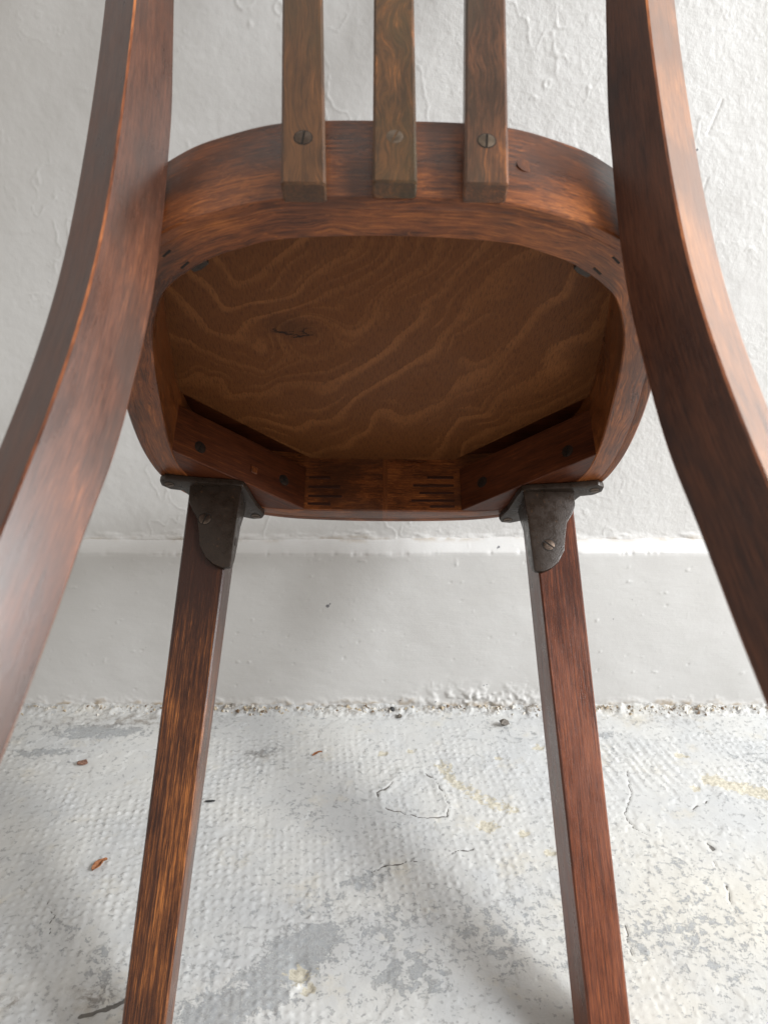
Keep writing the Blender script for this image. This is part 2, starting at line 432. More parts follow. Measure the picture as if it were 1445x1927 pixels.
    lines = [([(1.7, 69.8), (1.3, 68.2), (0.0, 66.3), (-0.9, 65.9), (-0.4, 64.3), (1.0, 63.1), (2.5, 62.7), (4.1, 62.5), (6.1, 62.5), (6.6, 63.5), (6.0, 66.1), (5.4, 68.2), (4.5, 69.1)], 0.10),
             ([(-1.1, 55.3), (0.6, 56.1), (2.8, 56.6), (5.3, 57.4), (8.4, 58.0)], 0.06),
             ([(26.3, 69.5), (26.1, 67.8), (25.1, 65.3), (24.1, 62.9), (24.2, 60.7), (25.5, 59.3)], 0.06),
             ([(30.5, 56.6), (30.4, 54.7), (30.3, 52.9), (29.6, 51.4)], 0.07), ([(31.3, 63.7), (32.4, 64.6), (33.5, 65.3)], 0.09),
             ([(30.6, 60.0), (30.6, 58.6), (31.0, 57.9)], 0.10), ([(19.9, 49.5), (20.1, 48.0), (19.8, 46.5)], 0.06),
             ([(-22.5, 41.6), (-20.5, 42.3), (-18.5, 43.2), (-16, 44)], 0.22), ([(-29, 52), (-28, 50.4), (-27.3, 48.6)], 0.05)]
    crack = np.zeros_like(X)
    jx = X + (v1.fbm(X / 1.2, Y / 1.2, 3) - 0.5) * 0.9
    jy = Y + (v2.fbm(X / 1.2 + 9, Y / 1.2, 3) - 0.5) * 0.9
    for pts, wd in lines:
        d = polydist(jx, jy, pts)
        vw = 0.35 + 1.3 * v3.fbm(X / 1.7 + 33, Y / 1.7, 3)
        crack = np.maximum(crack, np.exp(-(d / (wd * 1.1 * vw)) ** 2) * ss(vw, 0.72, 1.0))
    z -= crack * 0.0012
    d = polydist(jx, jy, lines[0][0] + [lines[0][0][0]])
    z += ss(0.9 - d, 0, 0.9) * 0.0010                                    # lifted rim of the loose patch
    # mortar fillet against the wall
    e = YW * 100 - Y
    n4 = v3.fbm(X / 1.1, Y / 1.1, 4, 0.6)
    z += ss(2.2 - e + (n4 - 0.5) * 2.6, 0, 2.2) * (0.002 + 0.005 * v1.fbm(X / 0.8, Y / 0.8, 3))
    dirt = 1.0 * ss(2.3 - e + (n4 - 0.5) * 3.5, 0.3, 1.6) * (0.35 + 0.65 * ss(v2.fbm(X / 3, Y / 3 + 5, 3), 0.42, 0.6))
    dirt = np.maximum(dirt, 0.75 * blob(-31, 78.8, 7, 1.6) + 0.3 * blob(-24, 79, 6, 1.2))
    for cx, cy, r in [(-13.7, 72.4, 1.1), (-22, 43, 1.2), (-28, 42.5, 0.8)]:
        dirt = np.maximum(dirt, 0.8 * blob(cx, cy, r * 1.5, r))
    for cx, cy, r in [(-26.5, 79.3, 1.8), (-38, 78.5, 2), (33, 79.6, 2.5), (22, 79.6, 2.0)]:
        dirt = np.maximum(dirt, 0.5 * blob(cx, cy, r * 2, r * 0.6))
    warmth = ss(X + (n4 - .5) * 14, 4, 26) * ss(66 - Y, 0, 16)
    o = grid_obj('floor', np.stack([x, y, z], -1), dict(warmth=warmth, chip=chip, cream=cream, crack=crack, dirt=dirt), M_FLOOR)
    o['kind'] = 'structure'
    o['label'] = 'worn dimpled floor with flaking pale grey paint'
    return o
floor = build_floor()

# ------------------------------------------------------------------ wall and plinth
def build_wall():
    xs = axis(-1.3, -0.50, 0.50, 1.3, 0.0013)
    zs = axis(PL_H + 0.0085, PL_H + 0.0086, 0.80, 1.7, 0.0013)
    x, z = np.meshgrid(xs, zs)
    v1, v2, v3 = VN(11), VN(12), VN(13)
    X, Z = x * 100, z * 100
    rel = ss(X + (v1.fbm(X / 9, Z / 9, 3) - 0.5) * 14, -4, 16)            # roller stipple towards the right, trowelled to the left
    rel *= 1 - 0.8 * np.exp(-(((X - 38) / 5) ** 2 + ((Z - 48) / 3.2) ** 2))
    h = (v1.fbm(X / 12, Z / 12, 3) - 0.5) * 0.003
    h += (v2.fbm(X / 1.3, Z / 1.3, 4, 0.55) - 0.5) * 0.0005
    h += (v3.fbm(X / 0.42, Z / 0.42, 3, 0.5) - 0.5) * 0.0005 * (0.35 + rel * 0.6)
    # fine ridges left by the trowel and hairline cracks filled with paint
    r = np.abs(v3.fbm(X / 6 + 5, Z / 10 + 1, 4, 0.6) - 0.5)
    on = ss(v1.fbm(X / 5 + 30, Z / 5, 2), 0.46, 0.6)
    h += np.exp(-(r / 0.006) ** 2) * on * 0.0005
    r2 = np.abs(v2.fbm(X / 4 + 50, Z / 2.4 + 1, 4, 0.6) - 0.5)
    h += np.exp(-(r2 / 0.008) ** 2) * ss(v2.fbm(X / 4 + 3, Z / 4 + 60, 2), 0.5, 0.62) * 0.0003
    jx = X + (v1.fbm(X / 1.0, Z / 1.0, 3) - 0.5) * 1.1
    for pts in [[(-10, 71), (-6.5, 67.8), (-5.2, 64), (-3.5, 61.5), (-3.2, 59)], [(3.2, 70), (4.6, 66.5), (3.6, 62.5), (5.4, 59)], [(31.9, 64), (32.9, 67)], [(31.2, 55.5), (32.4, 60)],
                [(-34, 56), (-33, 53), (-34.5, 51)], [(-27, 64), (-26, 61)]]:
        d = polydist(jx if len(pts) > 2 else X, Z, pts)
        h += np.exp(-(d / 0.10) ** 2) * (0.0004 if len(pts) > 2 else -0.0006)
    e = (z - PL_H - 0.0096) * 100
    n4 = v3.fbm(X / 2.0, Z / 0.6, 4, 0.6)
    h += ss(0.9 - e + (n4 - 0.5) * 2, 0, 1.4) * 0.0022
    dirt = 0.5 * ss(0.45 - e + (n4 - 0.5) * 0.9, 0, 0.5) * ss(v1.fbm(X / 3, Z, 3), 0.45, 0.6)
    spot = np.zeros_like(X)
    for cx, cz in [(31.0, 62.6), (33.2, 48.5), (36, 45.5), (-30, 60), (24, 41)]:
        spot = np.maximum(spot, np.exp(-((X - cx) ** 2 + (Z - cz) ** 2) / 0.03))
    P = np.stack([x, np.full_like(x, WALL_Y) - h, z], -1)
    o = grid_obj('wall', P, dict(tint=rel, spot=spot, dirt=dirt), M_WALL)
    o['kind'] = 'structure'
    o['label'] = 'pale grey painted plaster wall with trowel ridges'

def build_plinth():
    xs = axis(-1.3, -0.50, 0.50, 1.3, 0.0014)
    s = np.concatenate([np.arange(-0.006, PL_H, 0.0014), PL_H + np.linspace(0, 0.0145, 14), [PL_H + 0.03]])
    x, t = np.meshgrid(xs, s)
    v1, v2, v3 = VN(21), VN(22), VN(23)
    X, Z = x * 100, t * 100
    ch = np.clip((t - PL_H) / 0.0145, 0, 1)
    wob = (v1.fbm(X / 8, 0 * X, 4) - 0.5) * 0.004
    yb = np.where(t > PL_H, ch * 0.0225, 0)
    up = np.where(t > PL_H, PL_H + ch * 0.0105, t)
    ed = np.exp(-((t - PL_H) / 0.0025) ** 2) * (0.3 + 1.0 * ss(v2.fbm(X / 1.1 + 9, 0 * X, 4, 0.6), 0.5, 0.75))
    yb = yb + ed * 0.0016                                                  # rounded arris
    h = (v1.fbm(X / 10, Z / 10, 3) - 0.5) * 0.003
    h += (v2.fbm(X / 1.5, Z / 0.8, 4, 0.55) - 0.5) * 0.0003
    h += np.maximum(0, v3.fbm(X / 0.7, Z / 0.7, 2) - 0.86) * 0.008
    h -= np.maximum(0, 0.13 - v3.fbm(X / 0.6 + 40, Z / 0.6, 2)) * 0.008
    e = t * 100
    n4 = v2.fbm(X / 1.2, Z / 1.0, 4, 0.6)
    h += ss(1.4 - e + (n4 - 0.5) * 2.6, 0, 2.2) * 0.0024
    h += np.exp(-(((X - 12) / 6) ** 2 + ((Z - 1) / 1.6) ** 2)) * np.maximum(0, v3.fbm(X / 1.0, Z / 1.0, 3, 0.6) - 0.42) * 0.016
    spot = np.zeros_like(X)
    for cx, cz, r in [(-6.6, 13.7, 0.28), (-6.3, 14.0, 0.14), (14.2, 13.6, 0.10), (14.3, 14.0, 0.06), (13.2, 20.9, 0.16), (13.0, 20.8, 0.10), (12.1, 3.1, 0.14), (12.5, 3.2, 0.12),
                      (6.3, 0.9, 0.15), (-26, 14, 0.09), (-20, 10, 0.08), (27, 12, 0.09), (29, 14.5, 0.08), (-28.5, 8.2, 0.09), (2.0, 0.9, 0.14)]:
        spot = np.maximum(spot, np.exp(-(((X - cx) ** 2 + ((Z - cz) / 0.9) ** 2) / (r * r))))
    dirt = 0.8 * ss(0.9 - e + (n4 - 0.5) * 2.6, 0, 0.9) * ss(v3.fbm(X / 2.5, Z, 3), 0.30, 0.5)
    dirt += 0.55 * ss(ch, 0.55, 1.0) * ss(v1.fbm(X / 2.2 + 7, Z / 0.6, 4, 0.6), 0.47, 0.62)
    P = np.stack([x, YW + yb - h * (1 - 0.4 * ch), up + wob * ss(t, PL_H - 0.03, PL_H)], -1)
    o = grid_obj('plinth', P, dict(tint=np.ones_like(X) * 0.4, spot=spot, dirt=dirt), M_PLINTH)
    o['kind'] = 'structure'
    o['label'] = 'pale painted plinth with sloped top running along the wall foot'
build_wall()
build_plinth()

# ------------------------------------------------------------------ chair
CM = 0.01
root = bpy.data.objects.new('wooden_chair', None)
C.objects.link(root)
root.empty_display_size = 0.05
root['label'] = 'dark varnished wooden chair tipped forward against the wall, underside and front legs showing'
root['category'] = 'chair'
root.matrix_world = Matrix(((0.99982, -0.01920, 0.0, 0.00586),
                            (0.01309, 0.68187, 0.73135, 0.4571),
                            (-0.01404, -0.73122, 0.68200, CAM_H + 0.02517),
                            (0, 0, 0, 1)))

def link(name, me, parent):
    o = bpy.data.objects.new(name, me)
    C.objects.link(o)
    o.parent = parent
    return o
def finish(me, mats, gc=None, smooth_angle=40):
    for m in mats: me.materials.append(m)
    for p in me.polygons: p.use_smooth = True
    me.set_sharp_from_angle(angle=R(smooth_angle))
    if gc is not None:
        at = me.attributes.new('gc', 'FLOAT_VECTOR', 'POINT')
        at.data.foreach_set('vector', np.asarray(gc, dtype=np.float32).reshape(-1))

def beam(name, secs, mats, parent, c=0.12, edge_mat=True, endc=None, face=None):
    """secs: list of four-corner sections (cm); corners chamfered by c, ends eased"""
    secs = [np.array(s, dtype=float) for s in secs]
    rings, gcs = [], []
    cen = [s.mean(0) for s in secs]
    arc = [0.0]
    for a, b in zip(cen[:-1], cen[1:]): arc.append(arc[-1] + np.linalg.norm(b - a))
    def ring(s, inset=0.0):
        m = s.mean(0)
        if inset: 
            e1 = (s[1] - s[0]); e1 /= np.linalg.norm(e1); e2 = (s[3] - s[0]); e2 /= np.linalg.norm(e2)
            s = s + np.array([e1 + e2, -e1 + e2, -e1 - e2, e1 - e2]) * inset
        pts = []
        for i in range(4):
            p, q0, q1 = s[i], s[i - 1], s[(i + 1) % 4]
            pts.append(p + (q0 - p) / np.linalg.norm(q0 - p) * c)
            pts.append(p + (q1 - p) / np.linalg.norm(q1 - p) * c)
        return np.array(pts)
    e = c if endc is None else endc
    d0 = (cen[0] - cen[1]) / np.linalg.norm(cen[0] - cen[1])
    d1 = (cen[-1] - cen[-2]) / np.linalg.norm(cen[-1] - cen[-2])
    seq = [(secs[0] + d0 * 0, e, arc[0]), (secs[0] - d0 * e, 0, arc[0] + e)]
    seq += [(s, 0, a) for s, a in zip(secs[1:-1], arc[1:-1])]
    seq += [(secs[-1] - d1 * e, 0, arc[-1] - e), (secs[-1], e, arc[-1])]
    V, G = [], []
    for s, ins, a in seq:
        r = ring(s, ins)
        m = s.mean(0)
        e1 = (s[1] - s[0]); e1 /= np.linalg.norm(e1); e2 = (s[3] - s[0]); e2 /= np.linalg.norm(e2)
        V.append(r)
        for p in r: G.append((a, (p - m) @ e1, (p - m) @ e2))
    V = np.concatenate(V)
    F, MI = [], []
    for k in range(len(seq) - 1):
        for i in range(8):
            j = (i + 1) % 8
            F.append((k * 8 + i, k * 8 + j, k * 8 + 8 + j, k * 8 + 8 + i))
            MI.append(1 if (edge_mat and i % 2 == 0) else (face or {}).get(i, 0))
    F.append(tuple(reversed(range(8)))); MI.append(0)
    n = (len(seq) - 1) * 8
    F.append(tuple(n + i for i in range(8))); MI.append(0)
    me = bpy.data.meshes.new(name)
    me.from_pydata((V * CM).tolist(), [], F)
    finish(me, mats, G, 30)
    me.polygons.foreach_set('material_index', MI)
    bm = bmesh.new(); bm.from_mesh(me); bmesh.ops.recalc_face_normals(bm, faces=bm.faces); bm.to_mesh(me); bm.free()
    return link(name, me, parent)

def catmull(pts, n=24, closed=True):
    p = np.array(pts, float); N = len(p); out = []
    for i in range(N if closed else N - 1):
        if closed: a, b, c_, d = p[i - 1], p[i], p[(i + 1) % N], p[(i + 2) % N]
        else: a, b, c_, d = p[max(i - 1, 0)], p[i], p[i + 1], p[min(i + 2, N - 1)]
        for t in np.arange(n) / n:
            out.append(0.5 * ((2 * b) + (-a + c_) * t + (2 * a - 5 * b + 4 * c_ - d) * t * t + (-a + 3 * b - 3 * c_ + d) * t ** 3))
    if not closed: out.append(p[-1])
    return np.array(out)

# seat hoop: plan outlines in cm (x across, y from the rear edge to the front)
half_o = [(0, 0), (6.3, .22), (10.5, 1.3), (13.1, 2.45), (15.6, 4.3), (17.4, 7.2), (18.7, 11), (19.5, 15), (20.2, 20), (20.5, 24.5), (20.4, 27.8), (19.9, 30.6), (18.6, 33.3), (16.4, 35.5), (13.5, 37.1), (9.5, 38.3), (5.2, 38.75), (0, 38.9)]
half_i = [(0, 2.7), (6.4, 3.05), (9.5, 4.0), (11.2, 4.8), (13.2, 6.3), (14.6, 7.9), (16, 11.2), (16.8, 15), (17.3, 18.5), (17.8, 22.7), (18, 26), (17.8, 29), (16.6, 32.3), (14.4, 34.6), (11.5, 36), (7.5, 36.5), (3, 36.55), (0, 36.55)]
CEN = np.array([0, 20.0])
def polar(half):
    full = half + [(-x, y) for x, y in half[-2:0:-1]]
    d = catmull(full, 20)
    v = d - CEN
    a = np.arctan2(v[:, 0], -v[:, 1]); r = np.hypot(v[:, 0], v[:, 1])
    k = np.argsort(a)
    a, r = a[k], r[k]
    return lambda t: np.interp(t, np.concatenate([a - 2 * np.pi, a, a + 2 * np.pi]), np.concatenate([r, r, r]))
ro_f, ri_f = polar(half_o), polar(half_i)
NA = 220
ang = np.arange(NA) / NA * 2 * np.pi - np.pi
ro, ri = ro_f(ang), ri_f(ang)
dirs = np.stack([np.sin(ang), -np.cos(ang)], -1)
RIM_H, PANEL_Z = 7.0, 5.9

def build_rim():
    prof = lambda a, b: [(b + .0, .12), (b + .10, 0.0), (a - .78, 0.0), (a - .74, .02), (a - .70, 0.0), (a - .12, 0.02), (a, .14), (a, 6.55), (a - .14, 6.85), (a - .45, RIM_H), (b + .2, RIM_H), (b, RIM_H - .1)]
    V, G = [], []
    arc = 0
    for k in range(NA):
        if k: arc += np.linalg.norm(dirs[k] * ro[k] - dirs[k - 1] * ro[k - 1])
        for r, z in prof(ro[k], ri[k]):
            p = CEN + dirs[k] * r
            V.append((p[0], p[1], z)); G.append((arc, r - ro[k], z))
    m = 12
    F = []
    for k in range(NA):
        k2 = (k + 1) % NA
        for i in range(m):
            j = (i + 1) % m
            F.append((k * m + i, k2 * m + i, k2 * m + j, k * m + j))
    me = bpy.data.meshes.new('seat_frame')
    me.from_pydata((np.array(V) * CM).tolist(), [], F)
    finish(me, [W_RIM], G, 35)
    bm = bmesh.new(); bm.from_mesh(me); bmesh.ops.recalc_face_normals(bm, faces=bm.faces); bm.to_mesh(me); bm.free()
    return link('seat_frame', me, root)
rim = build_rim()
rim['label'] = 'deep reddish brown bent wood hoop of the seat'

def build_panel():
    V, G, F = [], [], []
    lim = (43.75 - CEN[1]) / np.maximum(1e-3, np.abs(dirs[:, 0]) + dirs[:, 1])
    pr_ = np.where(np.abs(dirs[:, 0]) + dirs[:, 1] > .2, np.minimum(ri + .12, lim), ri + .12)
    rr = [0.0, .25, .5, .75, .93, 1.0]
    for zz in (PANEL_Z, PANEL_Z + .55):
        for q in rr[1:]:
            for k in range(NA):
                p = CEN + dirs[k] * pr_[k] * q
                V.append((p[0], p[1], zz)); G.append((p[0], p[1], zz))
        V.append((CEN[0], CEN[1], zz)); G.append((CEN[0], CEN[1], zz))
    n = len(rr) - 1; L = n * NA + 1
    for s in (0, 1):
        b = s * L
        for k in range(NA):
            k2 = (k + 1) % NA
            F.append((b + L - 1, b + k, b + k2))
            for q in range(n - 1):
                F.append((b + q * NA + k, b + (q + 1) * NA + k, b + (q + 1) * NA + k2, b + q * NA + k2))
    for k in range(NA):
        k2 = (k + 1) % NA; t = (n - 1) * NA
        F.append((t + k, t + k2, L + t + k2, L + t + k))
    me = bpy.data.meshes.new('seat_panel')
    me.from_pydata((np.array(V) * CM).tolist(), [], F)
    finish(me, [W_PANEL], G)
    bm = bmesh.new(); bm.from_mesh(me); bmesh.ops.recalc_face_normals(bm, faces=bm.faces); bm.to_mesh(me); bm.free()
    return link('seat_panel', me, root)
panel = build_panel()
bm = bmesh.new()
prism_bm_late = [(CEN + dirs[k] * (ri[k] + .1)).tolist() for k in range(0, NA, 2)]
panel['label'] = 'unvarnished plywood underside of the seat with a dark knot'

def prism_bm(bm, poly, z0, z1, fn, bev=0.0, seg=2):
    b2 = bmesh.new()
    lo = [b2.verts.new(fn(x, y, z0)) for x, y in poly]
    hi = [b2.verts.new(fn(x, y, z1)) for x, y in poly]
    b2.faces.new(lo); b2.faces.new(hi[::-1])
    for i in range(len(poly)):
        j = (i + 1) % len(poly)
        b2.faces.new((lo[j], lo[i], hi[i], hi[j]))
    bmesh.ops.recalc_face_normals(b2, faces=b2.faces)
    if bev:
        bmesh.ops.bevel(b2, geom=list(b2.edges), offset=bev * CM, segments=seg, affect='EDGES', profile=0.6, clamp_overlap=True)
    tmp = bpy.data.meshes.new('tmp'); b2.to_mesh(tmp); b2.free()
    bm.from_mesh(tmp); bpy.data.meshes.remove(tmp)
def bm_obj(name, bm, mats, parent, gcf=None, ang=40):
    me = bpy.data.meshes.new(name); bm.to_mesh(me); bm.free()
    gc = [gcf(v.co / CM) for v in me.vertices] if gcf else None
    finish(me, mats, gc, ang)
    return link(name, me, parent)
XYZ = lambda x, y, z: (x * CM, y * CM, z * CM)

def screw(parent, loc, nrm, r, slot, mat, name='screw', proud=0.05):
    """slotted screw head: two half discs either side of an open slot on a dark base"""
    n = Vector(nrm).normalized()
    up = Vector((0, 0, 1)) if abs(n.z) < 0.9 else Vector((0, 1, 0))
    e1 = up.cross(n).normalized(); e2 = n.cross(e1)
    L = Vector(loc)
    ca, sa = math.cos(slot), math.sin(slot)
    def P(a, b, h):
        a, b = a * ca - b * sa, a * sa + b * ca
        return (L + e1 * a + e2 * b + n * h) * CM
    bm = bmesh.new()
    rb = r * 1.13
    vs_ = [bm.verts.new(P(rb * math.cos(t), rb * math.sin(t), .012)) for t in np.arange(20) / 20 * 2 * math.pi]
    fb = bm.faces.new(vs_); fb.material_index = 1
    hw = r * 0.13
    for s in (1, -1):
        t0 = math.asin(hw / r)
        ts = np.linspace(t0, math.pi - t0, 11)
        lo = [bm.verts.new(P(r * math.cos(t), s * r * math.sin(t), .0)) for t in ts]
        md = [bm.verts.new(P(r * math.cos(t), s * r * math.sin(t), proud * .6)) for t in ts]
        hi = [bm.verts.new(P(.86 * r * math.cos(t), s * (hw + (r * math.sin(t) - hw) * .86), proud)) for t in ts]
        for A, B in ((lo, md), (md, hi)):
            for i in range(len(ts)):
                j = (i + 1) % len(ts)
                bm.faces.new((A[i], A[j], B[j], B[i]))
        bm.faces.new(hi)
    bmesh.ops.recalc_face_normals(bm, faces=[f for f in bm.faces if f is not fb])
    return bm_obj(name, bm, [mat, DARK], parent)

bm.free()
bm = bmesh.new()
prism_bm(bm, prism_bm_late, 6.5, 6.9, XYZ, 0)
bm_obj('seat_top', bm, [W_BLOCK], root, lambda p: (p.x, p.y, p.z))
# corner blocks with their screws
def corner_block(sd):
    bm = bmesh.new()
    poly = [(sd * 18.05, 26.0), (sd * 7.6, 36.4), (sd * 9.5, 36.6), (sd * 12.2, 36.1), (sd * 15, 34.5), (sd * 17.1, 32), (sd * 18.1, 29)]
    prism_bm(bm, poly, 0.035, 4.75, XYZ, 0.06, 1)
    d = Vector((-sd * 10.45, 10.4, 0)).normalized()
    o = bm_obj('corner_block', bm, [W_BLOCK], root, lambda p: (p.dot(d), p.dot(Vector((d.y, -d.x, 0))), p.z))
    n = Vector((-sd * .705, -.709, 0))
    for (x, y, z, sl) in ((16.15, 27.9, 1.55, 1.3), (9.5, 34.5, 2.15, .9)):
        screw(o, (sd * x, y, z), n, 0.50, sl, BLACKST)
    if sd < 0:
        bm = bmesh.new()
        c = Vector((-12.0, 32.0, 1.75)); 
        prism_bm(bm, [(-.34, -.34), (.34, -.34), (.34, .34), (-.34, .34)], -.1, .10, lambda x, y, z: (c + d * x + Vector((0, 0, 1)) * y + n * z) * CM, .03, 1)
        bm_obj('glue_chip', bm, [W_RIM], o, lambda p: (p.x, p.y, p.z))
    return o
for sd in (-1, 1): corner_block(sd)

# sawn fingers of the scarf joint inside the front rail
rng = random.Random(4)
for sd, x0, rows in ((-1, -7.3, [(3.55, 2.1), (2.5, 3.1), (1.45, 3.3), (.6, 2.2)]), (1, 7.0, [(3.7, 2.6), (2.75, 4.0), (1.9, 3.4), (1.05, 4.2), (.4, 2.4)])):
    for z, ln in rows:
        a, b = (x0, x0 + ln) if sd < 0 else (x0 - ln, x0)
        bm = bmesh.new()
        prism_bm(bm, [(a, z), (b, z + rng.uniform(-.06, .06)), (b, z + .26), (a, z + .24)], 0, 1, lambda x, y, q: XYZ(x, 36.62 - q * .13, y), .02, 1)
        bm_obj('joint_slot', bm, [W_DARKCUT], rim, lambda p: (p.x, p.y, p.z))

# dark slits and metal tabs by the back posts, and a plugged hole
for sd in (-1, 1):
    for (x, y, a) in ((12.55, 5.1, .75), (13.45, 4.2, .75)):
        bm = bmesh.new()
        ca, sa = math.cos(a), math.sin(a) * sd
        prism_bm(bm, [(-.38, -.075), (.38, -.075), (.38, .075), (-.38, .075)], -.02, .05, lambda q, r_, z: XYZ(sd * x + q * ca - r_ * sa, y + q * sa + r_ * ca, z), 0)
        bm_obj('staple', bm, [DARK], rim)
    bm = bmesh.new()
    a = .62; ca, sa = math.cos(a), math.sin(a) * sd
    prism_bm(bm, [(-.7, -.28), (.7, -.22), (.65, .16), (-.1, .26), (-.65, .16)], .25, .5, lambda q, r_, z: XYZ(sd * 11.75 + q * ca - r_ * sa, 5.45 + q * sa + r_ * ca, z), .05, 1)
    bm_obj('metal_tab', bm, [IRON], rim)
pn = Vector((.30, -.954, 0))
pc = Vector((7.6, .46, 3.46))
bm = bmesh.new()
t = np.arange(20) / 20 * 2 * math.pi
prism_bm(bm, [(.56 * math.cos(a), .52 * math.sin(a)) for a in t], -.2, .035, lambda x, y, z: (pc + Vector((pn.y, -pn.x, 0)) * x + Vector((0, 0, 1)) * y + pn * z) * CM, 0)
bm_obj('plug', bm, [W_RIM], rim, lambda p: (p.z * 2 + 40, p.x, p.y))

# back posts: sawn curve in the plane of their inner face
PZ = [-43, -36, -30, -25, -20, -15, -10, -5, 0, 5, 10, 15, 20, 30, 40, 55.2]
PI_ = [5.3, 3.85, 2.65, 1.8, 1.08, .30, -.05, -.20, 0.0, .45, .97, 1.75, 2.55, 4.2, 5.8, 7.9]
PO_ = [8.4, 7.15, 6.2, 5.45, 4.78, 4.2, 3.82, 3.70, 3.88, 4.22, 4.65, 5.17, 5.8, 7.25, 8.7, 10.6]
prof = catmull(list(zip(PZ, PI_, PO_)), 6, closed=False)
PHI = R(32)
def post(sd):
    n = np.array([-sd * math.cos(PHI), -math.sin(PHI), 0]); ud = np.array([sd * math.sin(PHI), -math.cos(PHI), 0])
    q = np.array([-13.34, 2.75, 0]) if sd < 0 else np.array([12.92, 2.05, 0])
    secs = []
    for z, a, b in prof:
        zz = np.array([0, 0, z])
        secs.append([q + ud * a + zz, q + ud * b + zz, q + ud * b - n * 3.0 + zz, q + ud * a - n * 3.0 + zz])
    return beam('back_post', secs, [W_POST, W_EDGE, W_POSTD, W_POSTW], root, 0.11, face={3: 2} if sd < 0 else {3: 3, 1: 2})  # face tones follow the light: paler towards the window, darker turned away
pl, pr = post(-1), post(1)

# back slats, screwed to the rear of the hoop
for si, (x0, x1, zb, rimy, sl) in enumerate(((-4.93, -5.50, -.30, .16, 1.45), (-.02, -.05, -.05, .02, 1.15), (4.93, 5.45, -.12, .16, 1.5))):
    secs = []
    for z in np.linspace(zb, 47, 14):
        t = z / 13.4
        xc = x0 + (x1 - x0) * t
        y = -1.17 - math.tan(R(8)) * max(z, 0) + .0
        wd = 1.20 + .0 * t
        secs.append([(xc - wd, y, z), (xc + wd, y, z), (xc + wd, y + 1.18 + rimy, z), (xc - wd, y + 1.18 + rimy, z)])
    o = beam('back_slat', secs, [W_SLATS[si], W_SLATS[si]], root, 0.14, endc=.10)
    screw(o, (x0 + (x1 - x0) * .21, -1.17 - math.tan(R(8)) * 2.85, 2.85 + (.2 if x0 > -1 and x0 < 1 else 0)), (0, -1, -.14), 0.47, sl, (STEEL, BRASS, BRASS)[0 if x0 < -1 else 1])

# crest rail joining the tops, resting on the wall
pts = catmull([(-18.4, -4.6), (-10, -7.3), (0, -8.3), (10, -7.3), (18.2, -5.0)], 8, closed=False)
secs = []
for x, y in pts:
    k = 1 - (x / 19) ** 2
    secs.append([(x, y - .1, 44.5), (x, y + 2.1, 44.7), (x, y + 1.6, 52.0 + k * 1.6), (x, y - .2, 52.0 + k * 1.6)])
beam('crest_rail', secs, [W_POST, W_EDGE], root, 0.2)

# front legs
def fleg(top, bot, mat):
    secs = [[tuple(a[i] + (b[i] - a[i]) * t for i in range(3)) for a, b in zip(top, bot)] for t in np.linspace(0, 1, 8)]
    return beam('front_leg', secs, [mat, mat], root, 0.13)
leg_l = fleg([(-17.55, 31.42, -.02), (-13.45, 31.42, -.02), (-13.5, 35.4, -.02), (-17.5, 35.4, -.02)],
             [(-17.60, 32.9, -43.25), (-14.70, 32.9, -43.25), (-14.95, 36.3, -43.25), (-17.6, 36.3, -43.25)], W_LEG)
leg_r = fleg([(13.35, 31.7, -.02), (17.22, 31.7, -.02), (17.2, 35.7, -.02), (13.25, 35.7, -.02)],
             [(14.05, 33.2, -42.3), (16.90, 33.2, -42.3), (16.7, 36.8, -42.3), (13.80, 36.8, -42.3)], W_LEG2)

# cast brackets
def bracket(sd, dy, xo, tipz):
    bm = bmesh.new()
    fx = lambda x, y, z: XYZ(sd * x + xo, y + dy, z)
    # flange under the hoop with two ears
    fl = [(19.35, 29.75), (19.95, 30.2), (19.95, 31.0), (19.3, 31.65), (18.2, 31.9), (17.7, 33.2), (15.0, 36.0), (13.7, 36.9), (12.6, 37.4), (11.7, 37.25), (11.4, 36.6), (12.0, 34.5), (12.35, 32.2), (12.6, 30.95), (13.4, 30.70), (16.5, 30.35)]
    prism_bm(bm, fl, -.02, -.62, fx, .14, 2)
    # tongue on the rear face of the leg
    tg = [(17.45, -.3), (17.35, -2.0), (16.95, -2.9), (16.4, -3.7), (16.1, -5.0), (15.85, -6.4), (15.2, -7.5), (14.5, -8.1), (13.7, tipz), (13.0, tipz + .1), (12.9, -3.0), (12.75, -.3)]
    sl = 0.034
    prism_bm(bm, tg, 30.98, 31.46, lambda x, z, y: XYZ(sd * (x + .02 * -z * .8) + xo, y + dy - z * sl, z), .12, 2)
    # tongue on its inner face
    ti = [(31.0, -.3), (35.2, -.3), (34.6, -1.8), (33.6, -3.4), (33.2, -5.2), (32.6, -7.2), (31.9, tipz + .4), (31.0, tipz + .1)]
    prism_bm(bm, ti, 12.95, 13.5, lambda y, z, x: XYZ(sd * (x + .02 * -z * 1.1) + xo, y + dy - z * sl, z), .12, 2)
    o = bm_obj('leg_bracket', bm, [IRON], root, None, 50)
    o['label'] = 'dark cast iron bracket holding a front leg'
    return o
bl = bracket(-1, 0, 0, -8.45)
br = bracket(1, .35, -.1, -8.45)
